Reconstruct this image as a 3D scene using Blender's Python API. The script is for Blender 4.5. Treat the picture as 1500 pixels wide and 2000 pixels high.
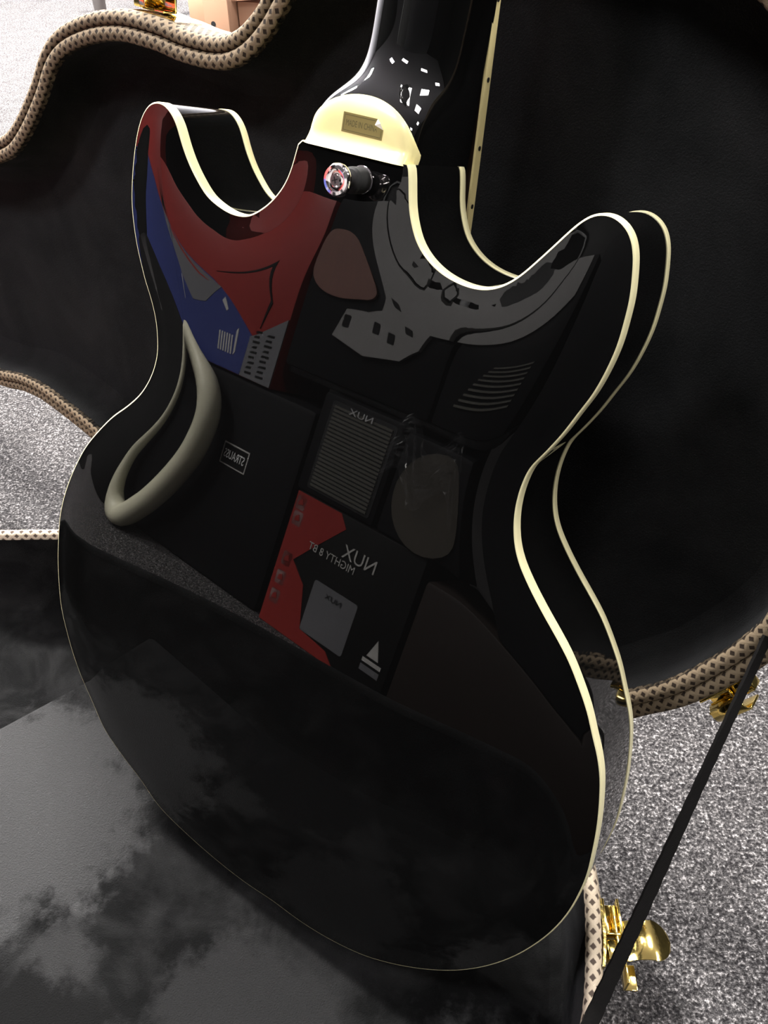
import bpy, bmesh, math, random
import numpy as np
from mathutils import Vector, Matrix
from mathutils.geometry import delaunay_2d_cdt
for o in list(bpy.data.objects): bpy.data.objects.remove(o)
random.seed(7); rng = np.random.default_rng(7)
S = bpy.context.scene; COL = S.collection
PI = math.pi
V = lambda *a: np.array(a, float)

# ---------------------------------------------------------------- camera
cd = bpy.data.cameras.new('camera'); cam = bpy.data.objects.new('camera', cd); COL.objects.link(cam)
cam.location = (0, 0, .62); cam.rotation_euler = (math.radians(48), 0, 0)
cd.sensor_fit = 'VERTICAL'; cd.sensor_height = 36; cd.lens = 28.8; cd.clip_start = .01
S.camera = cam
# ---------------------------------------------------------------- world, exposure
W = bpy.data.worlds.new('world'); S.world = W; W.use_nodes = True
W.node_tree.nodes['Background'].inputs[0].default_value = (.9, .93, 1, 1)
W.node_tree.nodes['Background'].inputs[1].default_value = .05
S.view_settings.view_transform = 'Standard'; S.view_settings.look = 'None'
S.view_settings.gamma = 1; S.view_settings.use_curve_mapping = False
S.view_settings.exposure = 1.4
PANEL_L = 16.0                                   # radiance of a ceiling panel
# (x, y, strength factor) of the ceiling panels; the fixtures themselves are built further down
PANELS = [(-1.6, 2.1, 21.0), (-.9, 3.1, 26.0), (1.5, .95, 2.5), (.35, 1.0, .75), (-1.55, -.1, 1.9), (-.55, -.95, 1.2),
          (1.3, -.9, 1.0), (1.4, 2.9, .9), (2.7, .2, 1.3)]

# ---------------------------------------------------------------- helpers
def mesh(name, verts, faces, mat=None, parent=None, uv=None, smooth=True, angle=40, mats=None, midx=None):
    me = bpy.data.meshes.new(name)
    me.from_pydata([tuple(map(float, v)) for v in verts], [], faces); me.update()
    if uv is not None:
        l = me.uv_layers.new(name='UV')
        idx = np.zeros(len(me.loops), np.int32); me.loops.foreach_get('vertex_index', idx)
        l.data.foreach_set('uv', np.asarray(uv, np.float32)[idx].ravel())
    if smooth:
        me.polygons.foreach_set('use_smooth', [True]*len(me.polygons)); me.set_sharp_from_angle(angle=math.radians(angle))
    if mats:
        for m in mats: me.materials.append(m)
        if midx: me.polygons.foreach_set('material_index', midx)
    elif mat: me.materials.append(mat)
    o = bpy.data.objects.new(name, me); COL.objects.link(o)
    if parent: o.parent = parent
    return o
def bmobj(name, bm, mat=None, parent=None, smooth=True, angle=40):
    bmesh.ops.recalc_face_normals(bm, faces=bm.faces[:])
    me = bpy.data.meshes.new(name); bm.to_mesh(me); bm.free()
    if smooth:
        me.polygons.foreach_set('use_smooth', [True]*len(me.polygons)); me.set_sharp_from_angle(angle=math.radians(angle))
    if mat: me.materials.append(mat)
    o = bpy.data.objects.new(name, me); COL.objects.link(o)
    if parent: o.parent = parent
    return o
def tag(o, label, cat, group=None):
    o['label'] = label; o['category'] = cat
    if group: o['group'] = group
    return o
def empty(name, M):
    o = bpy.data.objects.new(name, None); COL.objects.link(o); o.matrix_world = M; o.empty_display_size = .05
    return o
def frame(o, x, y, z):
    return Matrix(((x[0], y[0], z[0], o[0]), (x[1], y[1], z[1], o[1]), (x[2], y[2], z[2], o[2]), (0, 0, 0, 1)))
def box_bm(bm, a, b, bevel=0, M=None):
    a = Vector(a); b = Vector(b); c = (a+b)/2; d = b-a
    r = bmesh.ops.create_cube(bm, size=1, matrix=Matrix.Translation(c) @ Matrix.Diagonal((d.x, d.y, d.z, 1)))
    vs = r['verts']
    if bevel:
        es = list({e for v in vs for e in v.link_edges})
        r = bmesh.ops.bevel(bm, geom=es, offset=bevel, segments=2, affect='EDGES', profile=.5)
        vs = list({v for f in r['faces'] for v in f.verts} | {v for v in vs if v.is_valid})
    if M is not None: bmesh.ops.transform(bm, matrix=M, verts=[v for v in vs if v.is_valid])
    return vs
def box(name, a, b, mat, parent=None, bevel=0, M=None):
    bm = bmesh.new(); box_bm(bm, a, b, bevel)
    if M is not None: bm.transform(M)
    return bmobj(name, bm, mat, parent)
def lathe(name, prof, mat, parent=None, seg=40, M=None, cap=True):
    vs = []; fs = []
    for r, z in prof:
        for k in range(seg): vs.append((r*math.cos(2*PI*k/seg), r*math.sin(2*PI*k/seg), z))
    for i in range(len(prof)-1):
        for k in range(seg):
            a = i*seg+k; b = i*seg+(k+1) % seg; fs.append((a, b, b+seg, a+seg))
    if cap:
        fs.append(tuple(range(seg))[::-1]); fs.append(tuple((len(prof)-1)*seg+k for k in range(seg)))
    if M is not None: vs = [M @ Vector(v) for v in vs]
    return mesh(name, vs, fs, mat, parent, angle=35)
def tube(name, pts, rad, mat, parent=None, seg=12, closed=False, up=None):
    pts = [Vector(p) for p in pts]; n = len(pts); vs = []; fs = []
    rad = rad if isinstance(rad, (list, tuple)) else [rad]*n
    up = Vector(up) if up is not None else Vector((0.01, .02, 1)).normalized()
    for i, p in enumerate(pts):
        t = (pts[(i+1) % n]-pts[i-1]) if closed else (pts[min(i+1, n-1)]-pts[max(i-1, 0)])
        t.normalize(); a = t.cross(up)
        if a.length < .05: a = t.cross(Vector((1, 0, 0)))
        a.normalize(); b = a.cross(t)
        for k in range(seg):
            q = 2*PI*k/seg; vs.append(p+rad[i]*(math.cos(q)*a+math.sin(q)*b))
    for i in range(n if closed else n-1):
        for k in range(seg):
            j = (i+1) % n; fs.append((i*seg+k, i*seg+(k+1) % seg, j*seg+(k+1) % seg, j*seg+k))
    if not closed: fs.append(tuple(range(seg))); fs.append(tuple((n-1)*seg+k for k in range(seg))[::-1])
    return mesh(name, vs, fs, mat, parent)
def catmull(P, step, closed):
    P = np.asarray(P, float); n = len(P); out = []
    for i in range(n if closed else n-1):
        p0 = P[i-1] if (closed or i > 0) else 2*P[0]-P[1]
        p1 = P[i]; p2 = P[(i+1) % n]
        p3 = P[(i+2) % n] if (closed or i+2 < n) else 2*P[-1]-P[-2]
        d = [max(np.linalg.norm(b-a), 1e-6)**.5 for a, b in ((p0, p1), (p1, p2), (p2, p3))]
        t0 = 0; t1 = d[0]; t2 = t1+d[1]; t3 = t2+d[2]
        for k in range(12):
            t = t1+(t2-t1)*k/12
            A1 = (t1-t)/(t1-t0)*p0+(t-t0)/(t1-t0)*p1; A2 = (t2-t)/(t2-t1)*p1+(t-t1)/(t2-t1)*p2; A3 = (t3-t)/(t3-t2)*p2+(t-t2)/(t3-t2)*p3
            B1 = (t2-t)/(t2-t0)*A1+(t-t0)/(t2-t0)*A2; B2 = (t3-t)/(t3-t1)*A2+(t-t1)/(t3-t1)*A3
            out.append((t2-t)/(t2-t1)*B1+(t-t1)/(t2-t1)*B2)
    if not closed: out.append(P[-1])
    out = np.array(out)
    Q = np.vstack([out, out[:1]]) if closed else out
    s = np.r_[0, np.cumsum(np.linalg.norm(np.diff(Q, axis=0), axis=1))]
    m = max(8, int(round(s[-1]/step)))
    t = np.linspace(0, s[-1], m+1)
    R = np.c_[np.interp(t, s, Q[:, 0]), np.interp(t, s, Q[:, 1])]
    return R[:-1] if closed else R
def smooth2(P, it, closed):
    P = P.copy()
    for _ in range(it):
        if closed: P = .25*np.roll(P, 1, 0)+.5*P+.25*np.roll(P, -1, 0)
        else: P[1:-1] = .25*P[:-2]+.5*P[1:-1]+.25*P[2:]
    return P
def normals2(P, closed, area=None):
    T = (np.roll(P, -1, 0)-np.roll(P, 1, 0)) if closed else np.gradient(P, axis=0)
    T /= np.linalg.norm(T, axis=1)[:, None]
    x, y = P[:, 0], P[:, 1]
    ar = .5*np.sum(x*np.roll(y, -1)-np.roll(x, -1)*y)
    N = np.c_[T[:, 1], -T[:, 0]]
    return N if ar > 0 else -N
def sweep(name, P, prof, to3d, mat, parent=None, closed=True, uv0=0.0, caps=False, N=None, angle=40):
    if N is None: N = normals2(P, closed)
    Q = np.vstack([P, P[:1]]) if closed else P
    s = np.r_[0, np.cumsum(np.linalg.norm(np.diff(Q, axis=0), axis=1))]
    NN = np.vstack([N, N[:1]]) if closed else N
    pl = np.r_[0, np.cumsum([math.dist(a, b) for a, b in zip(prof[:-1], prof[1:])])]
    vs = []; uv = []; fs = []; k = len(prof); n = len(Q)
    for i in range(n):
        for j, (o, hgt) in enumerate(prof):
            q = Q[i]+o*NN[i]; vs.append(to3d(q[0], q[1], hgt)); uv.append((s[i], pl[j]+uv0))
    for i in range(n-1):
        for j in range(k-1): fs.append((i*k+j, (i+1)*k+j, (i+1)*k+j+1, i*k+j+1))
    if caps: fs.append(tuple(range(k))); fs.append(tuple((n-1)*k+j for j in range(k))[::-1])
    o = mesh(name, vs, fs, mat, parent, uv=uv, angle=angle)
    bm = bmesh.new(); bm.from_mesh(o.data)
    if closed:      # seam verts: weld geometry, keep uv per loop
        bmesh.ops.remove_doubles(bm, verts=bm.verts[:], dist=1e-6)
    bmesh.ops.recalc_face_normals(bm, faces=bm.faces[:]); bm.to_mesh(o.data); bm.free()
    o.data.set_sharp_from_angle(angle=math.radians(angle))
    return o
def ngon(name, P, to3d, hgt, mat, parent=None, flip=False):
    vs = [to3d(p[0], p[1], hgt) for p in P]
    f = tuple(range(len(vs)))
    return mesh(name, vs, [f[::-1] if flip else f], mat, parent, smooth=False)
def text_mesh(body, size, M, extrude=0.0, width=None):
    cu = bpy.data.curves.new('lettering', 'FONT'); cu.body = body; cu.size = size; cu.extrude = extrude
    cu.align_x = 'CENTER'; cu.align_y = 'CENTER'; cu.resolution_u = 3
    ob = bpy.data.objects.new('lettering', cu); COL.objects.link(ob)
    dg = bpy.context.evaluated_depsgraph_get(); me = bpy.data.meshes.new_from_object(ob.evaluated_get(dg))
    bpy.data.objects.remove(ob); bpy.data.curves.remove(cu)
    if width:
        xs = [v.co.x for v in me.vertices]; k = width/max(1e-6, max(xs)-min(xs)); me.transform(Matrix.Diagonal((k, 1, 1, 1)))
    me.transform(M); me.materials.clear()
    return me
def text(name, body, size, M, mat, parent=None, width=None):
    me = text_mesh(body, size, M, width=width); me.materials.append(mat); me.name = name
    o = bpy.data.objects.new(name, me); COL.objects.link(o)
    if parent: o.parent = parent
    return o

# ---------------------------------------------------------------- materials
def mat(name, col, rough=.5, metal=0, spec=.5, ior=1.5, **kw):
    m = bpy.data.materials.new(name); m.use_nodes = True; b = m.node_tree.nodes['Principled BSDF']
    b.inputs['Base Color'].default_value = (*col, 1); b.inputs['Roughness'].default_value = rough
    b.inputs['Metallic'].default_value = metal; b.inputs['IOR'].default_value = ior
    b.inputs['Specular IOR Level'].default_value = spec
    for k, v in kw.items(): b.inputs[k.replace('_', ' ')].default_value = v
    return m
def nodes(m): return m.node_tree.nodes, m.node_tree.links, m.node_tree.nodes['Principled BSDF']
def coords(m, out='Object', scale=(1, 1, 1)):
    N, L, b = nodes(m); tc = N.new('ShaderNodeTexCoord'); mp = N.new('ShaderNodeMapping')
    mp.inputs['Scale'].default_value = scale; L.new(tc.outputs[out], mp.inputs[0]); return mp.outputs[0]
def noise(m, vec, scale, detail=4, rough=.6, dist=0):
    N, L, b = nodes(m); n = N.new('ShaderNodeTexNoise'); n.inputs['Scale'].default_value = scale
    n.inputs['Detail'].default_value = detail; n.inputs['Roughness'].default_value = rough; n.inputs['Distortion'].default_value = dist
    L.new(vec, n.inputs['Vector']); return n.outputs['Fac']
def ramp(m, fac, stops):
    N, L, b = nodes(m); r = N.new('ShaderNodeValToRGB'); L.new(fac, r.inputs[0]); e = r.color_ramp.elements
    while len(e) < len(stops): e.new(.5)
    for el, (p, c) in zip(e, stops): el.position = p; el.color = (*c, 1)
    return r.outputs[0]
def mul(m, a, b_, op='MULTIPLY'):
    N, L, b = nodes(m); x = N.new('ShaderNodeMath'); x.operation = op
    for i, q in enumerate((a, b_)):
        if isinstance(q, (int, float)): x.inputs[i].default_value = q
        elif q is not None: L.new(q, x.inputs[i])
    return x.outputs[0]
def bump(m, hgt, dist, strength=1):
    N, L, b = nodes(m); x = N.new('ShaderNodeBump'); x.inputs['Distance'].default_value = dist; x.inputs['Strength'].default_value = strength
    L.new(hgt, x.inputs['Height']); L.new(x.outputs[0], b.inputs['Normal'])

def plush(name, lo, hi, scale, p0=.42, p1=.68, mid=None):
    m = mat(name, (0, 0, 0), 1, spec=.1); N, L, b = nodes(m); v = coords(m)
    a = noise(m, v, scale, 7, .62, .6)
    c = ramp(m, a, [(p0, (lo*.97, lo, lo*1.02)), (p1, (hi*.98, hi*.98, hi))])
    L.new(c, b.inputs['Base Color'])
    f = noise(m, v, 900, 2, .7); bump(m, f, .0012, .7)
    b.inputs['Sheen Weight'].default_value = .02; b.inputs['Sheen Roughness'].default_value = .5
    b.inputs['Sheen Tint'].default_value = (.7, .7, .8, 1)
    return m
M_gloss = mat('black_polyester_gloss', (.003, .003, .003), .012, ior=1.46)
M_neck = mat('black_neck_gloss', (.003, .003, .003), .02, ior=1.68)
M_side = mat('black_gloss_side', (.003, .003, .003), .03, ior=1.55)
M_cream = mat('cream_binding', (.95, .88, .54), .22, ior=1.5)
M_chrome = mat('chrome', (.86, .80, .80), .07, 1)
M_gold = mat('gold_plated_brass', (.86, .66, .22), .13, 1)
N_, L_, b_ = nodes(M_gold); bump(M_gold, noise(M_gold, coords(M_gold), 180, 2), .0006, .25)
M_black = mat('black_plastic', (.012, .012, .013), .45)
M_felt = mat('black_felt', (.01, .01, .01), .9)
M_line_base = plush('dark_grey_plush', .004, .020, 17, .44, .74)
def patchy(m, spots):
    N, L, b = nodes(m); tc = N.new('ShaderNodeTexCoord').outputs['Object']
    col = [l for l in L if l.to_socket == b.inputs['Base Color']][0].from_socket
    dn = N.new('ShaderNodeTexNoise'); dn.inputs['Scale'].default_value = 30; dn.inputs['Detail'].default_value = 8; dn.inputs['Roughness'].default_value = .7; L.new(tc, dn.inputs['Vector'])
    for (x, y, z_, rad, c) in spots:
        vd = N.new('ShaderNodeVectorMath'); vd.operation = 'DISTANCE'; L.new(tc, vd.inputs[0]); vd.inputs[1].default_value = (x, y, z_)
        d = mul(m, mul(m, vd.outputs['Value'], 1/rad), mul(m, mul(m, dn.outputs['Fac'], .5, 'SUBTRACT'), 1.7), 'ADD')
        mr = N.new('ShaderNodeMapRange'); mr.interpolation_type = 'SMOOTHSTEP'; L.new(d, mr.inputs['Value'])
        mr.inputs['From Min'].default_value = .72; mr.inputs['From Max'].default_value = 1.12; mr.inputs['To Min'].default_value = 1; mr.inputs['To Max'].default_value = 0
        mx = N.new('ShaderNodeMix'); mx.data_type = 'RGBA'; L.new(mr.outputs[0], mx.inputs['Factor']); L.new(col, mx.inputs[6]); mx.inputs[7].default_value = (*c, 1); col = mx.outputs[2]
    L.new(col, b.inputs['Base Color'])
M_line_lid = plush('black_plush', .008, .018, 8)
M_line_block = plush('brushed_grey_plush', .02, .13, 9, .42, .62)
M_tolex = mat('cream_tolex', (.70, .62, .48), .6); bump(M_tolex, noise(M_tolex, coords(M_tolex), 600, 2), .0006, .6)
M_ribbon = mat('black_braid', (.007, .006, .006), .8, spec=.2)
_v = coords(M_ribbon, 'UV', (700, 700, 1)); _n = nodes(M_ribbon)[0].new('ShaderNodeTexWave'); _n.inputs['Scale'].default_value = .6
_n.inputs['Distortion'].default_value = 3; nodes(M_ribbon)[1].new(_v, _n.inputs[0]); bump(M_ribbon, _n.outputs['Fac'], .0006)

def tweed(name, ground, dot, pitch, thr=.27, rows=1.0):
    m = mat(name, ground, .85, spec=.2); N, L, b = nodes(m)
    tc = N.new('ShaderNodeTexCoord'); sp = N.new('ShaderNodeSeparateXYZ'); L.new(tc.outputs['UV'], sp.inputs[0])
    u = mul(m, sp.outputs[0], 1/pitch); v = mul(m, sp.outputs[1], rows/pitch)
    hs = []
    for op in ('ADD', 'SUBTRACT'):
        a = mul(m, u, v, op); fr = mul(m, a, None, 'FRACT'); c = mul(m, fr, .5, 'SUBTRACT'); c = mul(m, c, None, 'ABSOLUTE'); hs.append(c)
    mx = mul(m, hs[0], hs[1], 'MAXIMUM')
    jit = mul(m, noise(m, coords(m, 'UV'), 900, 2), .10); mx = mul(m, mx, mul(m, jit, .05, 'SUBTRACT'), 'ADD')
    c = ramp(m, mx, [(thr-.04, dot), (thr+.04, ground)]); L.new(c, b.inputs['Base Color'])
    fine = noise(m, coords(m, 'UV'), 2500, 1)
    bump(m, mul(m, mx, mul(m, fine, .25), 'ADD'), .0009, .8)
    return m
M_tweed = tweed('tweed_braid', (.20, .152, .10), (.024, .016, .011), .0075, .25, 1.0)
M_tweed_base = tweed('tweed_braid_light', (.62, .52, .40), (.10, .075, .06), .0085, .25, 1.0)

M_carpet = mat('grey_loop_carpet', (.3, .3, .3), .95, spec=.15)
N_, L_, b_ = nodes(M_carpet); _v = coords(M_carpet)
_f = noise(M_carpet, _v, 420, 3, .65, 0); _g = noise(M_carpet, _v, 170, 2, .6); _h = noise(M_carpet, _v, 25, 2)
_mx = mul(M_carpet, mul(M_carpet, mul(M_carpet, _f, .66), mul(M_carpet, _g, .28), 'ADD'), mul(M_carpet, _h, .06), 'ADD')
L_.new(ramp(M_carpet, _mx, [(.41, (.012, .011, .012)), (.485, (.040, .038, .039)), (.55, (.092, .087, .088)), (.63, (.33, .315, .315))]), b_.inputs['Base Color'])
bump(M_carpet, mul(M_carpet, _f, 1), .003, 1)

M_wall = mat('painted_wall', (.55, .55, .60), .8); M_ceil = mat('ceiling_tile', (.8, .8, .82), .9)
M_dwall = mat('dark_wall', (.012, .012, .012), .8, spec=.2)
M_card = mat('brown_cardboard', (.42, .24, .15), .8)
M_red = mat('red_print', (.27, .022, .018), .5, spec=.3); M_blue = mat('blue_print', (.026, .038, .16), .5, spec=.3)
M_grey = mat('grey_print', (.13, .13, .14), .5); M_pale = mat('pale_print', (.45, .44, .42), .5)
M_ink = mat('black_print', (.005, .005, .005), .55, spec=.15); M_silver = mat('silver_badge', (.7, .7, .7), .3, .6)
M_bcab = mat('black_cabinet_vinyl', (.004, .004, .005), .6, spec=.12)
M_creamtube = mat('reflection_ring_cream', (.62, .60, .45), .5)

# ================================================================ room (structure)
def struct(o): o['kind'] = 'structure'; return o
struct(mesh('floor', [(-5, -3.2, 0), (4, -3.2, 0), (4, 3.7, 0), (-5, 3.7, 0)], [(0, 1, 2, 3)], M_carpet, smooth=False))
struct(box('ceiling', (-5, -3.2, 2.6), (4, 3.7, 2.7), M_ceil))
struct(box('wall_far', (-5, 3.7, 0), (4, 3.8, 2.6), M_wall))
struct(box('wall_right', (4, -3.2, 0), (4.1, 3.7, 2.6), M_dwall))
struct(box('wall_left', (-5.1, -3.2, 0), (-5, 3.7, 2.6), M_dwall))
struct(box('wall_near', (-5, -3.3, 0), (4, -3.2, 2.6), M_dwall))
M_frame = mat('white_enamel', (.7, .7, .7), .4)
PLACES = ['far left over the bright floor', 'at the far wall', 'right of the open case', 'over the open case', 'left over the stacked amplifiers',
          'over the photographer', 'right behind the photographer', 'far right', 'at the right wall']
for k, (x, y, f) in enumerate(PANELS):
    L = empty('ceiling_light', Matrix.Translation((x, y, 2.6)))
    tag(L, 'white framed rectangular ceiling panel light, '+PLACES[k], 'light', 'ceiling panel lights')
    bm = bmesh.new()
    for a, b in (((-.31, -.16, -.03), (.31, -.145, 0)), ((-.31, .145, -.03), (.31, .16, 0)), ((-.31, -.145, -.03), (-.295, .145, 0)), ((.295, -.145, -.03), (.31, .145, 0))): box_bm(bm, a, b)
    bmobj('frame', bm, M_frame, L)
    me = mat('panel_glow_%d' % k, (1, 1, 1)); b = me.node_tree.nodes['Principled BSDF']
    b.inputs['Emission Color'].default_value = (1, .97, .93, 1) if k != 4 else (.98, .98, 1, 1); b.inputs['Emission Strength'].default_value = PANEL_L*f
    mesh('diffuser', [(-.295, -.145, -.02), (.295, -.145, -.02), (.295, .145, -.02), (-.295, .145, -.02)], [(3, 2, 1, 0)], me, L, smooth=False)

# ================================================================ guitar
GO = V(-0.09614133, 0.25566485, 0.03189917)
gx = V(0.82586478, -0.56385332, -0.00409932); gy = V(0.16930199, 0.24102563, 0.95563773); gz = V(-0.53785147, -0.78992157, 0.29451606)
gx /= np.linalg.norm(gx); gz -= gx*(gx@gz); gz /= np.linalg.norm(gz); gy = np.cross(gz, gx)
GM = frame(GO, gx, gy, gz)
OUT = np.array([(-0.02995,0.48575),(-0.03120,0.48032),(-0.03281,0.47295),(-0.03571,0.46562),(-0.04148,0.45775),(-0.04834,0.45157),
(-0.05628,0.44695),(-0.06622,0.44597),(-0.07458,0.44757),(-0.08322,0.45087),(-0.09004,0.45654),(-0.09623,0.46306),
(-0.10182,0.47110),(-0.10674,0.48013),(-0.11132,0.48496),(-0.11611,0.48744),(-0.12078,0.48763),(-0.12575,0.48592),
(-0.12924,0.48254),(-0.13198,0.47781),(-0.13461,0.46962),(-0.13641,0.45816),(-0.13716,0.44787),(-0.13714,0.43750),
(-0.13554,0.42725),(-0.13225,0.41502),(-0.12819,0.40497),(-0.12459,0.39692),(-0.11972,0.38826),(-0.11552,0.37787),
(-0.11379,0.36896),(-0.11323,0.35953),(-0.11516,0.35006),(-0.11961,0.33955),(-0.12596,0.32975),(-0.13601,0.31907),
(-0.14873,0.30751),(-0.16103,0.29369),(-0.17244,0.27906),(-0.18135,0.26384),(-0.18752,0.25116),(-0.19447,0.23390),
(-0.19958,0.21484),(-0.20157,0.19654),(-0.20251,0.17817),(-0.20182,0.15737),(-0.19938,0.13681),(-0.19339,0.11757),
(-0.18668,0.10118),(-0.17812,0.08557),(-0.16602,0.06887),(-0.15207,0.05005),(-0.13994,0.04084),(-0.12451,0.03185),
(-0.11148,0.02504),(-0.09113,0.01184),(-0.05871,0.00398),(-0.02773,0.00043),(-0.00211,0.00000),(0.02042,0.00203),
(0.04779,0.00255),(0.07341,0.00679),(0.09721,0.01449),(0.11540,0.02430),(0.13066,0.03468),(0.14490,0.04629),
(0.15947,0.06084),(0.17251,0.07774),(0.18397,0.09707),(0.19184,0.11474),(0.19802,0.13293),(0.20212,0.15238),
(0.20349,0.16989),(0.20349,0.18289),(0.20196,0.19691),(0.19930,0.21435),(0.19591,0.22956),(0.19177,0.24374),
(0.18728,0.25399),(0.18272,0.26205),(0.17578,0.27453),(0.16848,0.28499),(0.15975,0.29601),(0.15094,0.30479),
(0.14132,0.31370),(0.13135,0.32386),(0.12420,0.33252),(0.12004,0.34002),(0.11725,0.34832),(0.11582,0.35549),
(0.11528,0.36318),(0.11561,0.37032),(0.11711,0.37855),(0.12141,0.38695),(0.12675,0.39839),(0.13062,0.40891),
(0.13435,0.41905),(0.13680,0.43039),(0.13800,0.44097),(0.13780,0.45020),(0.13722,0.45909),(0.13553,0.46748),
(0.13366,0.47450),(0.13155,0.47911),(0.12905,0.48246),(0.12540,0.48498),(0.12169,0.48639),(0.11737,0.48637),
(0.11343,0.48493),(0.10992,0.48188),(0.10617,0.47717),(0.10151,0.47058),(0.09618,0.46323),(0.09110,0.45658),
(0.08666,0.45206),(0.08243,0.44901),(0.07670,0.44662),(0.07096,0.44574),(0.06488,0.44588),(0.05686,0.44729),
(0.05001,0.44994),(0.04450,0.45340),(0.03978,0.45794),(0.03641,0.46364),(0.03381,0.46947),(0.03180,0.47745),
(0.03050,0.48338),(0.02923,0.48681)
])
THK = .052
guitar = empty('electric_guitar', GM)
tag(guitar, 'glossy black double cutaway guitar with cream binding, back to the viewer', 'guitar')
P = smooth2(catmull(OUT, .0015, False), 6, False)
P[0] = (-.0283, .4862); P[-1] = (.0288, .4868)
g3 = lambda x, y, z: (x, y, z)
GN = normals2(P, False)
n = len(P)
sweep('rim', P, [(0, -.0052), (0, -THK+.0055)], g3, M_side, guitar, False, N=GN)
sweep('back_binding', P, [(-.0005, 0.0001), (-.0001, .0000), (.0003, -.0005), (.0004, -.0012), (.0004, -.0058), (-.001, -.0062)], g3, M_cream, guitar, False, N=GN, caps=True, angle=60)
sweep('front_binding', P, [(-.001, -THK+.0058), (.0004, -THK+.0054), (.0004, -THK+.0008), (-.0002, -THK), (-.0015, -THK)], g3, M_cream, guitar, False, N=GN, caps=True, angle=60)
# arched back: flat field that rolls down to the binding
ins = P-GN*.0004
ring = [tuple(p) for p in ins]
ring += [tuple((1-t)*ins[-1]+t*ins[0]) for t in np.linspace(0, 1, 40)[1:-1]]
R = np.array(ring)
def pip(Q, R):
    x, y = Q[:, 0], Q[:, 1]; c = np.zeros(len(Q), bool); j = len(R)-1
    for i in range(len(R)):
        xi, yi = R[i]; xj, yj = R[j]
        with np.errstate(divide='ignore', invalid='ignore'):
            c ^= ((yi > y) != (yj > y)) & (x < (xj-xi)*(y-yi)/(yj-yi+1e-15)+xi)
        j = i
    return c
st = .0032
gxx, gyy = np.meshgrid(np.arange(-.21, .21, st), np.arange(-.01, .50, st))
gxx = gxx + (np.arange(gxx.shape[0]) % 2)[:, None]*st/2
G = np.c_[gxx.ravel(), gyy.ravel()]; G = G[pip(G, R)]
def dist(Q):
    d = np.empty(len(Q))
    A = R; B = np.roll(R, -1, 0); AB = B-A; l2 = np.maximum((AB**2).sum(1), 1e-12)
    for i in range(0, len(Q), 2000):
        q = Q[i:i+2000]; t = np.clip(((q[:, None]-A)*AB).sum(2)/l2, 0, 1)
        d[i:i+2000] = np.sqrt((((A+t[..., None]*AB)-q[:, None])**2).sum(2)).min(1)
    return d
dg_ = dist(G); G = G[dg_ > st*.55]
allp = [Vector(p) for p in R]+[Vector(p) for p in G]
nr = len(R)
r_ = delaunay_2d_cdt(allp, [(i, (i+1) % nr) for i in range(nr)], [], 1, 1e-7)
vs2 = np.array([tuple(v) for v in r_[0]]); tri = [tuple(f) for f in r_[2]]
D_ = dist(vs2); ARCH, RR = .0026, .030
z = ARCH*(1-(1-np.minimum(D_/RR, 1))**2)
ed = np.array(sorted({tuple(sorted((f[i], f[(i+1) % 3]))) for f in tri for i in range(3)}))
deg = np.bincount(ed.ravel(), minlength=len(z)); fixd = D_ < 1e-5
for _ in range(14):
    acc = np.zeros(len(z)); np.add.at(acc, ed[:, 0], z[ed[:, 1]]); np.add.at(acc, ed[:, 1], z[ed[:, 0]])
    zn = .5*z+.5*acc/np.maximum(deg, 1); z = np.where(fixd, z, zn)
mesh('back', np.c_[vs2, z], tri, M_gloss, guitar, angle=180)
fp = P-GN*.0014
mesh('top', [(p[0], p[1], -THK+.0002) for p in fp], [tuple(range(len(fp)))[::-1]], M_side, guitar, smooth=False)

# neck and heel: lofted superellipse sections
YS = [.470, .486, .495, .500, .503, .506, .5095, .512, .515, .519, .524, .532, .547, .60, .75, .90]
AA = [.0286, .0286, .0286, .0284, .0283, .0282, .0280, .0278, .0275, .0273, .0272, .0271, .0270, .0265, .0250, .0235]
BB = [.0535, .0535, .0530, .0530, .0529, .0527, .0510, .0482, .0445, .0410, .0385, .0372, .0366, .034, .031, .029]
PP = [14, 14, 12, 7, 5.2, 4.2, 3.2, 2.7, 2.35, 2.15, 2.05, 2.0, 2, 2, 2, 2]
def z0(y): return -.0555+max(0, y-.55)*.085
ys = np.unique(np.r_[np.linspace(.470, .56, 46), np.linspace(.56, .90, 18)])
ia = lambda T, y: float(np.interp(y, YS, T))
def sm(T):
    v = np.array([ia(T, y) for y in ys])
    for _ in range(10): v[1:-1] = .25*v[:-2]+.5*v[1:-1]+.25*v[2:]
    return v
sa, sb, sp_ = sm(AA), sm(BB), sm(PP)
K = 48; vs = []; fs = []
for i, y in enumerate(ys):
    p = sp_[i]
    for k in range(K+1):
        t = PI*k/K; c, s = math.cos(t), math.sin(t)
        vs.append((sa[i]*np.sign(c)*abs(c)**(2/p), y, z0(y)+sb[i]*abs(s)**(2/p)))
for i in range(len(ys)-1):
    for k in range(K): a = i*(K+1)+k; fs.append((a, a+1, a+K+2, a+K+1))
    fs.append((i*(K+1)+K, i*(K+1), (i+1)*(K+1), (i+1)*(K+1)+K))
fs.append(tuple(range(K+1))[::-1]); fs.append(tuple((len(ys)-1)*(K+1)+k for k in range(K+1)))
mesh('neck', vs, fs, M_neck, guitar, angle=60)
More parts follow.
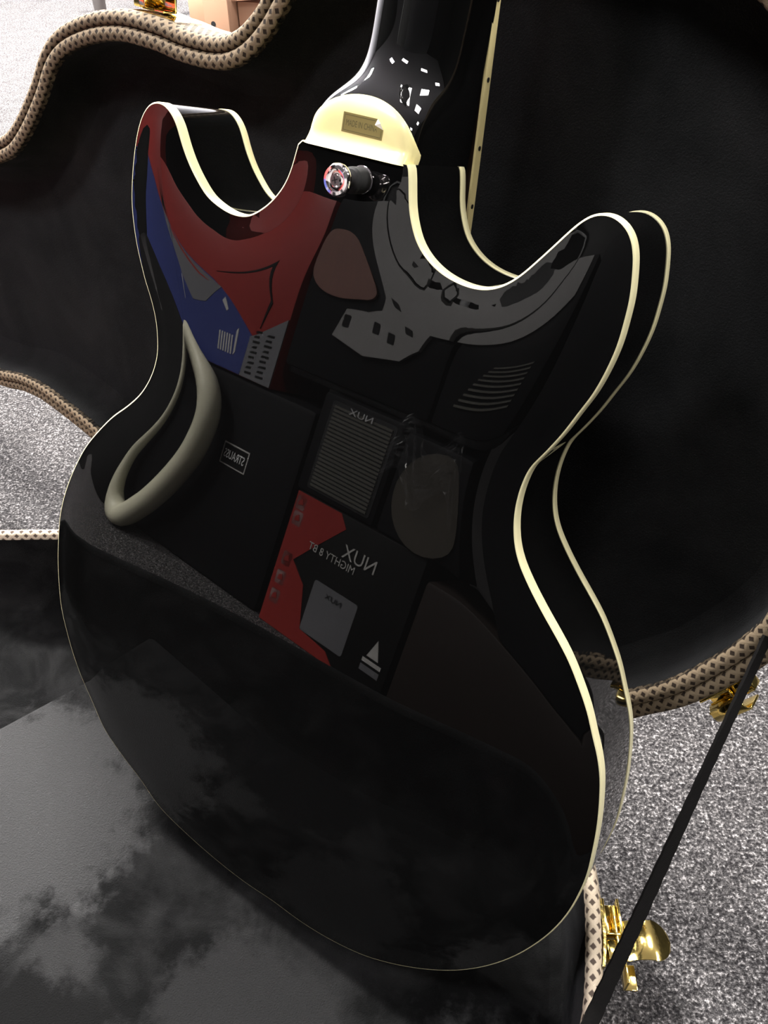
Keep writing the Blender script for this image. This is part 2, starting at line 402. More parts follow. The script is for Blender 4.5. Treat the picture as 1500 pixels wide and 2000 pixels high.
# heel cap following the heel surface
def heelz(x, y):
    a, b, p = np.interp(y, ys, sa), np.interp(y, ys, sb), np.interp(y, ys, sp_)
    return z0(y)+b*max(0, 1-min(abs(x)/a, 1)**p)**(1/p)
capn = 40; vs = []; fs = []; rows = 26; y0c = .4858
for j in range(rows+1):
    t = j/rows; xw = .0284
    for i in range(capn+1):
        q = -1+2*i/capn; x = xw*math.sin(q*PI/2)
        yt = .489+.0205*math.sqrt(max(0, 1-(x/xw)**2)); y = y0c+(yt-y0c)*t
        lift = .0030*max(0, 1-(y-.4858)/.0062)**1.6
        zz = heelz(x*.985, y)+.0009+lift*(1 if abs(x) < .0275 else .4)
        vs.append((x, y, zz))
for j in range(rows):
    for i in range(capn): a = j*(capn+1)+i; fs.append((a, a+1, a+capn+2, a+capn+1))
m_ = len(vs); bd = [i for i in range(capn+1)]+[j*(capn+1)+capn for j in range(1, rows+1)]+[rows*(capn+1)+i for i in range(capn-1, -1, -1)]+[j*(capn+1) for j in range(rows-1, 0, -1)]
for b in bd: vs.append((vs[b][0], vs[b][1], vs[b][2]-.004))
for q in range(len(bd)): fs.append((bd[q], m_+q, m_+(q+1) % len(bd), bd[(q+1) % len(bd)]))
cap = mesh('heel_cap', vs, fs, mat('cream_heel_plastic', (.93, .82, .40), .25), guitar, angle=50)
# sticker with printed border and lettering, one corner peeled
M_stick = mat('olive_gold_foil', (.26, .22, .075), .4, .2); M_stink = mat('sticker_ink', (.10, .085, .03), .6)
zc = heelz(0, .4975)+.0011
SM = Matrix.Translation((.0023, .4975, zc)) @ Matrix.Rotation(math.radians(-.5), 4, 'Z')
w2, h2 = .0108, .0040
vs = [(-w2, -h2, 0), (w2, -h2, 0), (w2, .0002, 0), (w2-.0046, .0014, 0), (w2-.0034, h2, 0), (-w2, h2, 0)]
fs = [(0, 1, 2, 3, 4, 5)]; mi = [0]
def strip(a, b, wd):
    a = V(*a); b = V(*b); d = (b-a)/np.linalg.norm(b-a); nn_ = V(-d[1], d[0])*wd/2; k = len(vs)
    for q in (a-nn_, b-nn_, b+nn_, a+nn_): vs.append((q[0], q[1], .00008))
    fs.append((k, k+1, k+2, k+3)); mi.append(1)
e_ = .0009
for a, b in (((-w2+e_, -h2+e_), (w2-e_, -h2+e_)), ((-w2+e_, h2-e_), (w2-.0046, h2-e_)), ((-w2+e_, -h2+e_), (-w2+e_, h2-e_)), ((w2-e_, -h2+e_), (w2-e_, -.0004))): strip(a, b, .00022)
tm = text_mesh('MADE IN CHINA', .0036, Matrix.Translation((-.0006, -.0001, .00008)), width=.0165)
k = len(vs)
for v in tm.vertices: vs.append(tuple(v.co))
for p_ in tm.polygons:
    c_ = [tm.vertices[i].co for i in p_.vertices]
    if max(c.x for c in c_) > w2-.0040 and max(c.y for c in c_) > .0008: continue
    fs.append(tuple(k+i for i in p_.vertices)); mi.append(1)
k = len(vs)       # curled-back corner
vs += [(w2-.0034, h2, .0003), (w2-.0046, .0014, .0001), (w2, .0002, .0001), (w2-.0012, .0026, .0011)]
fs += [(k, k+1, k+3), (k+1, k+2, k+3)]; mi += [2, 2]
vs = [SM @ Vector(v) for v in vs]
st_ = mesh('sticker', vs, fs, None, cap, smooth=False, mats=[M_stick, M_stink, mat('sticker_paper', (.95, .93, .85), .6)], midx=mi)
st_['label'] = 'small olive gold sticker reading MADE IN CHINA with a peeled corner'

# fretboard with cream bound edges and side dots
M_rose = mat('dark_rosewood', (.03, .018, .012), .4)
def fbz(y): return -.0685+(y-.463)*.100
def fbw(y): return float(np.interp(y, [.38, .463, .555, .90], [.0325, .0308, .0266, .0225]))
yy = np.linspace(.39, .90, 60)
vs = []; fs = []
for y in yy:
    w_ = fbw(y)-.0012; vs += [(-w_, y, fbz(y)), (w_, y, fbz(y)), (w_, y, fbz(y)+.0055), (-w_, y, fbz(y)+.0055)]
for i in range(len(yy)-1):
    for k in range(4): a = i*4+k; b = i*4+(k+1) % 4; fs.append((a, b, b+4, a+4))
fs += [(3, 2, 1, 0), tuple(len(vs)-4+i for i in range(4))]
fb = mesh('fretboard', vs, fs, M_rose, guitar, angle=30)
for s in (-1, 1):
    vs = []; fs = []
    for y in yy:
        w_ = fbw(y)*s; wi = (fbw(y)-.0012)*s; vs += [(wi, y, fbz(y)-.0001), (w_, y, fbz(y)-.0001), (w_, y, fbz(y)+.0056), (wi, y, fbz(y)+.0056)]
    for i in range(len(yy)-1):
        for k in range(4): a = i*4+k; b = i*4+(k+1) % 4; fs.append((a, b, b+4, a+4))
    fs += [(3, 2, 1, 0), tuple(len(vs)-4+i for i in range(4))]
    mesh('fretboard_binding', vs, fs, mat('aged_cream_binding', (.80, .68, .34), .35), fb, angle=30)
for y in (.4690, .4955, .5245, .556, .60, .66, .73):
    Mx = Matrix.Translation((fbw(y)+.0001, y, fbz(y)+.0026)) @ Matrix.Rotation(PI/2, 4, 'Y')
    lathe('side_dot', [(.0011, -.0003), (.0011, .0002)], M_black, fb, 16, Mx)
# headstock out of frame, with its six tuners
hz = z0(.90)
hs = mesh('headstock', [(x, y, hz+dz+ (y-.9)*.25) for dz in (0, .014) for x, y in ((-.0235, .9), (-.040, .935), (-.036, 1.06), (0, 1.045), (.036, 1.06), (.040, .935), (.0235, .9))],
          [(6, 5, 4, 3, 2, 1, 0), (7, 8, 9, 10, 11, 12, 13)]+[(i, (i+1) % 7, (i+1) % 7+7, i+7) for i in range(7)], M_gloss, guitar, angle=20)
for s in (-1, 1):
    for k in range(3):
        y = .95+k*.036; Mx = Matrix.Translation((s*.038, y, hz+.007+(y-.9)*.25)) @ Matrix.Rotation(s*PI/2, 4, 'Y')
        lathe('tuner', [(.003, 0), (.003, .012), (.007, .013), (.008, .020), (.006, .023)], M_chrome, hs, 20, Mx)
# strap button
SB = Matrix.Translation((.0075, .4762, .0012))
sbn = lathe('strap_button', [(.0030, .0085), (.0029, .010), (.0034, .0125), (.0048, .0150), (.0062, .0160), (.0068, .0172), (.0068, .0184), (.0060, .0196), (.0048, .0198), (.0044, .0190), (.0034, .0188)], M_chrome, guitar, 48, SB)
lathe('felt_washer', [(.0052, 0), (.0056, .0008), (.0056, .0078), (.0046, .0090), (.0030, .0094)], M_felt, sbn, 40, SB)
lathe('collar', [(.0060, -.0002), (.0062, .0003), (.0056, .0006)], M_chrome, sbn, 40, SB)
bm = bmesh.new()
bmesh.ops.create_cone(bm, cap_ends=True, segments=28, radius1=.0032, radius2=.0024, depth=.0012, matrix=Matrix.Translation((0, 0, .0194)))
sc = bmobj('screw', bm, M_chrome, sbn); sc.matrix_local = SB
bm = bmesh.new()
for r0 in (0, PI/2): box_bm(bm, (-.0014, -.0003, .01985), (.0014, .0003, .02008), 0, Matrix.Rotation(r0+.4, 4, 'Z'))
sl = bmobj('screw_slot', bm, M_black, sbn); sl.matrix_local = SB

# ================================================================ case
A = V(-0.21646559, 0.57196545, 0.105); h = V(0.78650881, -0.61757905, 0); nn = V(0.61757905, 0.78650881, 0)
w = V(0.10724148, 0.13657582, 0.98480775); m = V(-0.60819664, -0.77455998, 0.17364818)
case = empty('guitar_case', Matrix.Translation((A[0], A[1], 0)))
tag(case, 'open hard guitar case with black plush lining and tweed edging, under the guitar', 'guitar case')
A0 = V(0, 0, .105)
b3 = lambda x, s, z: tuple(V(0, 0, z)+x*h-s*nn)
l3 = lambda x, y, z: tuple(A0+x*h+y*w+z*m)
BC = [(.06, .012), (.02, .018), (-.008, .042), (-.0422, .0747), (-.0623, .0906), (-.0837, .1082), (-.115, .125), (-.16, .130), (-.25, .131), (-.40, .131), (-.58, .131), (-.612, .145), (-.62, .18),
      (-.62, .26), (-.612, .295), (-.58, .309), (-.40, .309), (-.25, .311), (-.19, .322), (-.155, .35), (-.118, .382), (-.06, .392), (0, .400), (.1, .405), (.2, .400), (.28, .398), (.36, .408), (.43, .412),
      (.485, .39), (.518, .34), (.533, .27), (.530, .19), (.5185, .1324), (.5118, .1147), (.5032, .0971), (.4854, .0653), (.462, .037), (.43, .017), (.38, .012), (.25, .012)]
LC = [(.06, .020), (.02, .020), (-.02, .026), (-.05, .043), (-.0751, .0562), (-.0954, .0610), (-.1411, .0677), (-.1672, .0700), (-.203, .0667), (-.2368, .0583), (-.30, .052), (-.58, .050), (-.612, .062), (-.62, .09),
      (-.62, .21), (-.612, .243), (-.58, .252), (-.35, .252), (-.25, .255), (-.205, .263), (-.179, .2729), (-.1561, .2829), (-.1328, .3019), (-.1155, .3201), (-.1012, .337), (-.0894, .3538), (-.0772, .3647),
      (-.0611, .3728), (-.0423, .3792), (-.0268, .3831), (-.0026, .3863), (.0156, .3860), (.0352, .3850), (.0491, .3828), (.0639, .3820), (.0783, .3818), (.0905, .3827), (.0988, .3842), (.1105, .3887),
      (.1192, .3938), (.1357, .4086), (.1497, .4267), (.175, .448), (.21, .468), (.26, .483), (.32, .483), (.358, .472), (.405, .4543), (.44, .425), (.475, .37), (.497, .30), (.507, .24), (.5068, .1888),
      (.5008, .1673), (.4893, .1416), (.4725, .1125), (.4568, .094), (.43, .062), (.395, .035), (.35, .022), (.25, .020)]
BP = smooth2(catmull(BC, .004, True), 4, True); LP = smooth2(catmull(LC, .004, True), 3, True)
RZ = .105
sp3 = lambda x, s, z, rad, v: (*b3(x, s, z), rad, (v*.98, v*.98, v))
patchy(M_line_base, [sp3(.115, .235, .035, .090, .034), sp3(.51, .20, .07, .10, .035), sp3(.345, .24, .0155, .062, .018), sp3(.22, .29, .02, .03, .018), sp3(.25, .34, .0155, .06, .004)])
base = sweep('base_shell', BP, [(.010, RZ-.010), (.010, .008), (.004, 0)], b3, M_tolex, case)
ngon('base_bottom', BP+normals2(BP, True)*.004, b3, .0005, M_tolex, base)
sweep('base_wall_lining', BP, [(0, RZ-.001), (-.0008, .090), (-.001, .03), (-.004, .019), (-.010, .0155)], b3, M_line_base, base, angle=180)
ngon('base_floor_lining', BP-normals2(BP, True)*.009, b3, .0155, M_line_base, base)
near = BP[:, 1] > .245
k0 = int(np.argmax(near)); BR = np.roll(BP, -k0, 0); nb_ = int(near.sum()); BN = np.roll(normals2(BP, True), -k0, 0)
prof_ = [(-.0004, RZ-.004), (0, RZ), (.0015, RZ+.0022), (.004, RZ+.003), (.0065, RZ+.0022), (.0085, RZ-.0005), (.0104, RZ-.006), (.0104, RZ-.014)]
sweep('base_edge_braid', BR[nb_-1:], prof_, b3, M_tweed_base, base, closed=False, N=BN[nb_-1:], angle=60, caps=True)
sweep('base_edge_shade_strip', BR[:nb_+1], prof_, b3, M_line_lid, base, closed=False, N=BN[:nb_+1], angle=60, caps=True)  # dark strip in place of braid, stands in for shade on the near rim
# padded block inside the base, left of the guitar
bm = bmesh.new(); box_bm(bm, (.0, .075, .012), (.165, .385, .052), .005)
for v in bm.verts:
    q0 = V(*v.co); q0[2] = min(q0[2], .052-max(0, q0[0]-.02)*.30); q0[0] += .0505+(.2118-q0[1])*.24*(1-q0[0]/.165)
    v.co = Vector(b3(*q0))
blk = bmobj('padded_block', bm, M_line_base, case)
lid = sweep('lid_shell', LP, [(.0185, -.012), (.0185, -.036), (.014, -.042)], l3, M_tolex, case)
ngon('lid_back', LP+normals2(LP, True)*.014, l3, -.042, M_tolex, lid)
sweep('lid_wall_lining', LP, [(0, 0), (-.001, -.01), (-.001, -.022), (-.006, -.033), (-.016, -.038)], l3, M_line_lid, lid, angle=180)
ngon('lid_floor_lining', LP-normals2(LP, True)*.0155, l3, -.038, M_line_lid, lid)
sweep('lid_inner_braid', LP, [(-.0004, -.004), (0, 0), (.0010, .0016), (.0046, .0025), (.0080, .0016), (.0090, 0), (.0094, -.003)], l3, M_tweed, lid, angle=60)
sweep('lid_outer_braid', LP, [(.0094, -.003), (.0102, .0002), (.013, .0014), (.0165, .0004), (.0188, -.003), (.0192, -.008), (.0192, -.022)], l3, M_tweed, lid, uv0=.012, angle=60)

def latch(name, M, label, lever=True, keeper=False, curve=None):
    """M maps (t along edge, o outward, k up/out of rim) to case coordinates"""
    e = bpy.data.objects.new(name, None)
    bm = bmesh.new()
    L0 = .027
    N2 = 14
    # curved back plate
    vs = []; fs = []
    for i in range(N2+1):
        t = -L0+2*L0*i/N2; o = -.22*t*t/L0*.6
        for (do, dk) in ((0, .0045), (.0016, .0045), (.0016, -.016), (0, -.016)): vs.append((t, o+do, dk))
    for i in range(N2):
        for k in range(4): a = i*4+k; b = i*4+(k+1) % 4; fs.append((a, b, b+4, a+4))
    fs += [(3, 2, 1, 0), tuple(len(vs)-4+i for i in range(4))]
    vs = [M @ Vector(v) for v in vs]
    pl = mesh(name, vs, fs, M_gold, case, angle=30); pl['label'] = label
    # channel bracket
    bm = bmesh.new()
    box_bm(bm, (-.0125, .0016, -.006), (.0085, .0030, .004), .0003)
    box_bm(bm, (-.0125, .0105, -.006), (.0085, .0120, .004), .0003)
    box_bm(bm, (-.0125, .0016, -.0075), (.0085, .0120, -.0060), .0003)
    box_bm(bm, (.0072, .0030, -.006), (.0085, .0105, .003), .0002)
    box_bm(bm, (.010, .0016, -.009), (.022, .0100, .001), .0015)
    bmesh.ops.create_cone(bm, cap_ends=True, segments=16, radius1=.0016, radius2=.0016, depth=.030, matrix=Matrix.Translation((.006, .0085, .0005)) @ Matrix.Rotation(PI/2, 4, 'Y'))
    bm.transform(M); bmobj('bracket', bm, M_gold, pl, angle=30)
    if lever:
        vs = []; fs = []; na, nb = 44, 16
        for i in range(na+1):
            u = i/na; o = .0100+.0300*u
            hw = .0112 if u < .62 else .0112*math.sqrt(max(0, 1-((u-.62)/.38)**2))+.0003
            if u < .1: hw = .0085+.0027*u/.1
            for j in range(nb+1):
                q = -1+2*j/nb; t = .0105+hw*q
                k = .0020+.0030*math.sin(PI*(1.35*u-.15))-.0018*q*q*(1-.5*u)
                vs.append((t, o, k))
        nv = len(vs); vs += [(a, b, c-.0012) for a, b, c in vs]
        for i in range(na):
            for j in range(nb):
                a = i*(nb+1)+j; fs.append((a, a+1, a+nb+2, a+nb+1)); fs.append((a+nv+nb+1, a+nv+nb+2, a+nv+1, a+nv))
        for i in range(na):
            for j in (0, nb): a = i*(nb+1)+j; fs.append((a, a+nb+1, a+nb+1+nv, a+nv))
        for j in range(nb):
            for a in (j, na*(nb+1)+j): fs.append((a, a+1, a+1+nv, a+nv))
        mesh('lever', [M @ Vector(v) for v in vs], fs, M_gold, pl, angle=50)
        # hanging hook plate under the lever
        bm = bmesh.new(); box_bm(bm, (.020, .0105, -.012), (.034, .0120, .001), .0005); box_bm(bm, (.020, .0105, -.0125), (.034, .0190, -.0110), .0005); bm.transform(M)
        bmobj('hook', bm, M_gold, pl, angle=30)
    if keeper:
        vs = []; fs = []
        for i in range(11):
            a = PI*i/10
            for t in (-.010, .012): vs.append((t, .013-.0045*math.cos(a), .001+.0045*math.sin(a)))
        for i in range(10): fs.append((2*i, 2*i+1, 2*i+3, 2*i+2))
        kp = mesh('keeper', [M @ Vector(v) for v in vs], fs, M_gold, pl); so = kp.modifiers.new('thick', 'SOLIDIFY'); so.thickness = .0012
        bm = bmesh.new(); box_bm(bm, (-.010, .0172, -.012), (.012, .0188, .001), .0004); bm.transform(M); bmobj('hook', bm, M_gold, pl, angle=30)
    return pl
def local_frame(o, t, od, k):
    return frame(o, t, od, k)
td = V(.58, .8146); tD = td[0]*h-td[1]*nn; oD = .8146*h+.58*nn; oc = V(*b3(.4997+.0015, .075-.001, .100))
latch('latch', local_frame(oc, tD, oD, V(0, 0, 1)), 'opened gold latch with its lever standing out at the lower right rim')
# lid catches
def lidlatch(c, t, lab, flip):
    t = V(*t)/np.linalg.norm(t); o2 = V(t[1], -t[0])*flip
    T = t[0]*h+t[1]*w; Od = o2[0]*h+o2[1]*w; c3 = V(*l3(c[0], c[1], -.012))
    latch('latch', local_frame(c3, T, Od, m), lab, lever=False, keeper=True)
lidlatch((.4985, .1180), (.50, .866), 'gold catch on the lower right edge of the lid', 1)
lidlatch((.0180, .4052), (-1, .02), 'gold catch on the upper left edge of the lid', 1)
# lid stay ribbon, twisted
p0 = V(*l3(.5125, .1795, .004)); ry = lambda u, v, d: (lambda r: V(0, 0, .62)+r/np.linalg.norm(r)*d)(
    np.array([[1, 0, 0], [0, math.sin(math.radians(42)), -math.cos(math.radians(42))], [0, math.cos(math.radians(42)), math.sin(math.radians(42))]]) @ V((u-750)/1600, -(v-1000)/1600, -1))
pA = V(*p0)+V(A[0], A[1], 0); pA = ry(1499, 1243, np.linalg.norm(pA-V(0, 0, .62))); pB = ry(1108, 2095, .545)
pts = []; NR = 60
vs = []; fs = []; uv = []
for i in range(NR+1):
    u = i/NR; c = (1-u)*pA+u*pB + V(.0, 0, -.006)*math.sin(PI*u)
    d = (pB-pA)/np.linalg.norm(pB-pA); view = V(0, 0, .62)-c; view /= np.linalg.norm(view)
    side = np.cross(d, view); side /= np.linalg.norm(side); thk = np.cross(side, d)
    tw = math.radians(64-62*u**2.2); ax_ = math.cos(tw)*side+math.sin(tw)*thk; bx_ = -math.sin(tw)*side+math.cos(tw)*thk
    hw = .0042; ht = .0008
    wob = 1+.06*math.sin(i*2.1)
    for a, b in ((-1, -1), (1, -1), (1, 1), (-1, 1)):
        vs.append(c+a*hw*wob*ax_+b*ht*bx_-V(A[0], A[1], 0)); uv.append((u*.5, a*.004))
for i in range(NR):
    for k in range(4): a = i*4+k; b = i*4+(k+1) % 4; fs.append((a, b, b+4, a+4))
fs += [(3, 2, 1, 0), tuple(len(vs)-4+i for i in range(4))]
rb = mesh('lid_stay_ribbon', vs, fs, M_ribbon, case, uv=uv); rb['label'] = 'narrow black ribbon that holds the lid'

# ================================================================ things on the floor beyond the case
cb = empty('cardboard_box', Matrix.Translation((-.50, 3.0, 0)) @ Matrix.Rotation(math.radians(-18), 4, 'Z'))
tag(cb, 'brown cardboard box with a hand hole on the floor beyond the case lid', 'box')
box('side', (-.135, .0, 0), (-.06, .10, .13), M_card, cb, .002)
pn = box('panel', (-.05, -.06, 0), (.035, -.045, .19), M_card, cb, .002)
lathe('hand_hole', [(.008, -.0617), (.008, -.0600)], M_black, pn, 16, Matrix.Translation((-.02, 0, .035)) @ Matrix.Rotation(PI/2, 4, 'X') @ Matrix.Translation((0, 0, .1214)))
box('panel', (-.05, -.045, 0), (-.04, .10, .19), M_card, cb, .002)
box('panel', (.025, -.045, 0), (.035, .10, .19), M_card, cb, .002)
box('divider', (.04, .0, 0), (.15, .10, .09), M_card, cb, .002)
box('flap', (.035, -.03, .09), (.15, .10, .098), M_card, cb, .002, Matrix.Rotation(math.radians(-6), 4, 'Y'))
M_leg = mat('grey_painted_wood', (.16, .145, .14), .5)
sl_ = lathe('stool', [(.013, 0), (.019, .01), (.030, .30), (.032, .55)], M_leg, None, 24, Matrix.Translation((-.945, 3.15, 0)))
tag(sl_, 'tapered grey stool leg standing on the bright floor beyond the case', 'stool')
gs = empty('guitar_stand', Matrix.Translation((-.74, 3.24, 0))); tag(gs, 'black tubular stand between the stool leg and the cardboard box', 'stand')
tube('leg', [(0, 0, .012), (-.17, .04, .16), (-.30, .06, .28)], .014, M_black, gs); tube('leg', [(0, 0, .012), (.03, .02, .2), (.05, .04, .45)], .016, M_black, gs)
tube('leg', [(.05, .12, .20), (.20, .03, .155), (.30, -.02, .15)], .014, M_black, gs)
lathe('foot', [(.018, 0), (.02, .01), (.016, .03)], M_black, gs, 20)

# ================================================================ shop goods facing the guitar, seen only in its gloss
P0 = V(-.65, .06, 0); dr = V(0.92069078, -0.39029283, 0); NF = V(0.39029283, 0.92069078, 0)
FM = frame(P0, -dr, V(0, 0, 1), NF)          # x to the right seen from the guitar, y up, z towards the guitar
def face(s, z, off=.0006): return FM @ Matrix.Translation((-s, z, off))
def cabinet(name, s0, s1, z0_, z1, depth, mt, label, cat, bev=.006, group=None):
    e = empty(name, FM @ Matrix.Translation((-(s0+s1)/2, z0_, -depth/2))); tag(e, label, cat, group)
    e['_s'] = (s0+s1)/2; e['_z'] = z0_; e['_d'] = depth/2
    hw = (s1-s0)/2
    box('cabinet' if cat != 'box' else 'carton', (-hw, 0, -depth/2), (hw, z1-z0_, depth/2), mt, e, bev)
    return e
def loc(e, s, z): return (-(s-e['_s']), z-e['_z'], e['_d'])
def poly(e, name, pts, mt, off=.0008, label=None):
    vs = [loc(e, *p) for p in pts]; nv = len(vs)
    vs = [(x, y, d+off) for x, y, d in vs]+[(x, y, d-.0005) for x, y, d in vs]
    fs = [tuple(range(nv)), tuple(range(nv, 2*nv))[::-1]]+[(i, i+nv, (i+1) % nv+nv, (i+1) % nv) for i in range(nv)]
    bm_o = mesh(name, vs, fs, mt, e, smooth=False)
    bm = bmesh.new(); bm.from_mesh(bm_o.data); bmesh.ops.recalc_face_normals(bm, faces=bm.faces[:]); bm.to_mesh(bm_o.data); bm.free()
    return bm_o
def word(e, body, s, z, size, mt, width=None, rot=0, off=.0014):
    x, y, d = loc(e, s, z)
    return text('lettering', body, size, Matrix.Translation((x, y, d+off)) @ Matrix.Rotation(rot, 4, 'Z'), mt, e, width)
def rrect(s0, s1, z0_, z1, r, n_=6):
    out = []
    for cx, cy, a0 in ((s1-r, z1-r, 0), (s0+r, z1-r, PI/2), (s0+r, z0_+r, PI), (s1-r, z0_+r, 1.5*PI)):
        for k in range(n_+1): a = a0+PI/2*k/n_; out.append((cx+r*math.cos(a), cy+r*math.sin(a)))
    return out
rb_ = cabinet('amplifier_carton', 0, .233, 0, .193, .16, M_ink, 'red and black printed amplifier carton on the carpet with white lettering', 'box', .002)
poly(rb_, 'red_print', [(0.001, .192), (0.001, .001), (.150, .001), (.131, .016), (.078, .022), (.060, .078), (.029, .102), (.059, .134), (.100, .176), (.085, .192)], M_red)
word(rb_, 'NUX', .137, .149, .026, M_pale, .058); word(rb_, 'MIGHTY 8 BT', .092, .132, .015, M_pale, .086)
poly(rb_, 'amplifier_picture', rrect(.077, .158, .022, .095, .004), M_grey); word(rb_, 'NUX', .118, .083, .010, M_ink, .03, off=.0018)
poly(rb_, 'warning_triangle', [(.195, .045), (.205, .070), (.215, .045)], M_pale); poly(rb_, 'print_line', [(.190, .036), (.222, .036), (.222, .041), (.190, .041)], M_pale)
poly(rb_, 'print_line', [(.190, .024), (.222, .024), (.222, .032), (.190, .032)], M_grey)
M_pink = mat('pale_pink_print', (.42, .26, .25), .5)
for k, (s, z_) in enumerate([(.012, .178), (.014, .156), (.018, .098), (.017, .070), (.017, .042), (.024, .024)][:5]):
    poly(rb_, 'icon', rrect(s-.009, s+.009, z_-.010, z_+.010, .003), M_pink)
    poly(rb_, 'icon_mark', [(s-.005, z_-.004), (s+.005, z_-.002), (s+.002, z_+.006), (s-.004, z_+.003)], M_red, .0013)
na = cabinet('practice_amplifier', -.008, .136, .1935, .332, .12, M_bcab, 'small black practice amplifier with a ribbed grille standing on the red carton', 'amplifier')
poly(na, 'grille_frame', rrect(.012, .128, .202, .324, .004), M_black)
M_rib = mat('dark_ribbed_cloth', (.075, .072, .06), .7)
for k in range(22):
    z_ = .206+k*.0052; poly(na, 'grille_rib', [(.018, z_), (.122, z_), (.122, z_+.0030), (.018, z_+.0030)], M_rib, .0022)
word(na, 'NUX', .068, .318, .012, M_silver, .042, off=.004)
ca = cabinet('amplifier', -.43, -.012, 0, .300, .25, M_bcab, 'large black amplifier with a framed white name plate, left of the red carton', 'amplifier', .01)
poly(ca, 'name_plate', [(-.169, .172), (-.111, .172), (-.111, .205), (-.169, .205)], M_pale); poly(ca, 'plate_field', [(-.167, .174), (-.113, .174), (-.113, .203), (-.167, .203)], M_ink, .0011)
word(ca, 'STRAUSS', -.140, .1885, .018, mat('white_lettering', (.85, .85, .85), .5), .046, off=.0016)
cc = cabinet('blue_and_red_carton', -.455, -.112, .3005, .640, .12, M_red, 'blue and red printed carton lying on the large black amplifier', 'box', .002)
poly(cc, 'blue_print', [(-.4549, .498), (-.30, .432), (-.172, .358), (-.182, .302), (-.4549, .302)], M_blue)
poly(cc, 'grey_wing_print', [(-.452, .495), (-.36, .455), (-.272, .417), (-.30, .384), (-.345, .376), (-.40, .398), (-.452, .445)], M_grey, .0014)
poly(cc, 'red_line_print', [(-.45, .485), (-.33, .425), (-.30, .420), (-.33, .430), (-.44, .492)], M_red, .0018)
poly(cc, 'black_line_print', [(-.29, .455), (-.215, .500), (-.155, .415), (-.165, .375), (-.160, .418), (-.214, .488)], M_ink, .0014)
c2 = cabinet('tall_blue_and_red_carton', -1.15, -.4555, .3005, .86, .12, M_red, 'tall blue and red carton on the long black crate', 'box', .002)
poly(c2, 'blue_print', [(-1.149, .60), (-.70, .555), (-.4562, .498), (-.4562, .302), (-1.149, .302)], M_blue)
poly(c2, 'grey_wing_print', [(-.53, .515), (-.4562, .496), (-.4562, .446), (-.49, .475)], M_grey, .0014)
poly(c2, 'black_line_print', [(-.56, .60), (-.53, .55), (-.51, .535), (-.50, .59), (-.49, .54), (-.47, .51), (-.53, .52), (-.545, .555)], M_ink, .0014)
for q in ([(-.262, .395), (-.246, .382), (-.243, .385), (-.257, .402)], [(-.212, .36), (-.206, .325), (-.203, .33), (-.208, .365)], [(-.41, .40), (-.40, .36), (-.397, .36), (-.405, .40)]): poly(cc, 'pale_scratch_print', q, M_pale, .0014)
for k in range(6): poly(cc, 'white_stripe_print', [(-.250+k*.006, .352), (-.247+k*.006, .352), (-.240+k*.006, .325), (-.243+k*.006, .325)], M_pale, .0014)
poly(cc, 'grey_side_print', [(-.180, .360), (-.168, .365), (-.113, .40), (-.113, .302), (-.180, .302)], M_grey, .0014)
for k in range(9):
    for c0, c1 in ((-.171, -.157), (-.146, -.130)):
        z_ = .308+k*.0075; poly(cc, 'worn_print_mark', [(c0, z_), (c1-.003*(k % 2), z_+.001), (c1-.003*(k % 2), z_+.0042), (c0+.002*(k % 3), z_+.003)], M_ink, .0019)
# shelf rack
sh = empty('shelf_rack', FM @ Matrix.Translation((-.25, 0, -.18))); tag(sh, 'black metal shelf rack over the red carton', 'shelf')
box('shelf', (-.10, .3325, -.15), (.358, .342, .16), M_black, sh, .002)
for x in (-.088, .345): box('post', (x-.012, 0, -.15), (x+.012, 1.2, -.125), M_black, sh, .002)
box('added_dark_backing', (-.10, .345, -.16), (.358, 1.2, -.15), M_ink, sh)  # added black sheet, keeps the reflection behind the goods dark
sc_ = cabinet('speaker_cabinet', -.1, .165, .3425, .66, .13, M_bcab, 'wide black speaker cabinet with brown rounded front and grey perforated plate', 'speaker')
M_brown = mat('reddish_brown_wood', (.27, .10, .07), .6); _n = noise(M_brown, coords(M_brown, 'Object', (60, 4, 4)), 4, 4); nodes(M_brown)[1].new(ramp(M_brown, _n, [(.3, (.12, .05, .04)), (.7, (.19, .085, .062))]), nodes(M_brown)[2].inputs['Base Color'])
M_board = mat('grey_board', (.19, .185, .18), .6)
poly(sc_, 'rounded_front', catmull([(-.096, .525), (-.084, .543), (-.055, .550), (-.026, .550), (.015, .540), (.045, .515), (.050, .490), (.032, .468), (.004, .457), (-.035, .450), (-.072, .455), (-.092, .470), (-.098, .495)], .006, True), M_brown, .004)
pt = poly(sc_, 'perforated_plate', [(-.022, .402), (-.010, .440), (.030, .446), (.058, .462), (.074, .495), (.080, .54), (.080, .655), (.162, .655), (.162, .485), (.140, .475), (.125, .425), (.10, .400), (.04, .390)], M_board, .006)
for s, z_ in ((.095, .50), (.050, .430), (.078, .425), (.108, .455), (-.004, .425)):
    so = poly(sc_, 'slot', rrect(s-.006, s+.006, z_-.008, z_+.008, .002), M_ink, .0065)
ga = cabinet('striped_amplifier', .168, .34, .3425, .66, .12, M_bcab, 'black amplifier with a wavy striped grille on the shelf rack', 'amplifier')
for k in range(9):
    z_ = .372+k*.0080; poly(ga, 'grille_stripe', [(.195+.004*k, z_), (.30, z_+.010), (.30, z_+.013), (.195+.004*k, z_+.003)], M_rib, .002)
ol = cabinet('round_speaker', .142, .29, .1935, .325, .10, M_bcab, 'black speaker box with a dark olive oval front on top of the red carton', 'speaker')
M_olive = mat('dark_olive_cloth', (.045, .038, .028), .8)
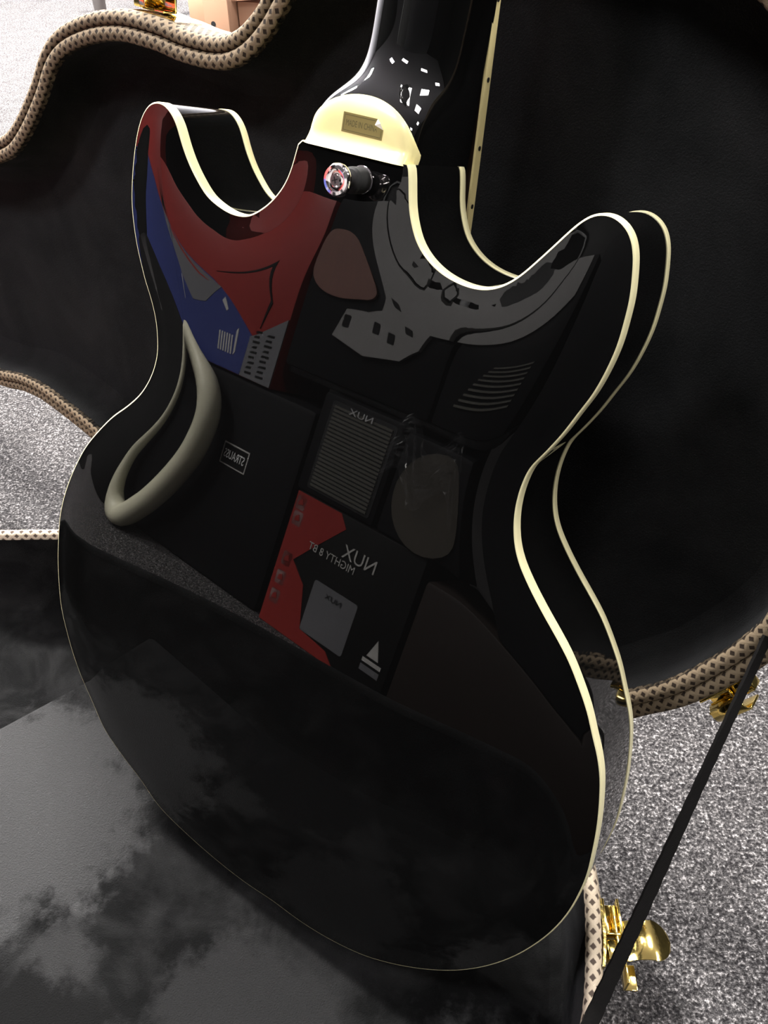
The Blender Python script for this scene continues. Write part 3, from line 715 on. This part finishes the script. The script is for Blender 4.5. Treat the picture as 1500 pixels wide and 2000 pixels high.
poly(ol, 'oval_front', [(.216+.062*math.cos(a), .255+.062*math.sin(a)) for a in np.linspace(0, 2*PI, 28)[:-1]], M_olive, .004)
db = cabinet('dark_cabinet', .24, 1.1, 0, .17, .2, mat('dark_brown_vinyl', (.014, .009, .007), .6, spec=.25), 'low dark brown cabinet right of the red carton', 'cabinet')
tb = cabinet('reflection_blocker', .37, 1.1, .1705, 1.0, .2, M_bcab, 'added tall black block that darkens the reflection, on the low dark brown cabinet', 'speaker')  # added block, only there to keep this side of the reflection dark
bb = cabinet('black_crate', -1.25, -.44, 0, .300, .25, M_ink, 'long black crate at the left end of the row of amplifiers', 'crate')
poly(ga, 'grey_top_plate', [(.170, .655), (.170, .488), (.21, .50), (.30, .56), (.30, .655)], M_board, .006)
# crumpled clear film draped over the olive speaker
vs = []; fs = []; nx, ny = 26, 20
for i in range(nx+1):
    for j in range(ny+1):
        s = .135+.13*i/nx; z_ = .26+.07*j/ny+.02*math.sin(i*.4)
        vs.append((-s, z_, .012+.006*rng.random()+.004*math.sin(i*1.3+j*.7)))
for i in range(nx):
    for j in range(ny): a = i*(ny+1)+j; fs.append((a, a+1, a+ny+2, a+ny+1))
M_film = mat('clear_film', (.8, .8, .85), .12, Transmission_Weight=.9, Alpha=.22)
pf = mesh('plastic_film', vs, fs, M_film, None, smooth=False); pf.matrix_world = FM; tag(pf, 'crumpled clear plastic film over the olive speaker front', 'plastic film')
# cream ring added to make the pale loop reflected in the guitar back
px = [(x+.018, y) for x, y in [(-.405, .298), (-.400, .235), (-.405, .155), (-.395, .08), (-.375, .035), (-.345, .022), (-.300, .055), (-.250, .115), (-.215, .18), (-.208, .240), (-.235, .278), (-.32, .303)]]
rp = catmull(px, .01, True)
rg = tube('reflection_ring', [FM @ Vector((-a, b, .03)) for a, b in rp], .019, M_creamtube, None, 16, True, NF)
tag(rg, 'added cream ring by the large black amplifier, makes the pale loop in the gloss', 'ring')
for o in bpy.data.objects:
    for k in ('_s', '_z', '_d'):
        if k in o: del o[k]
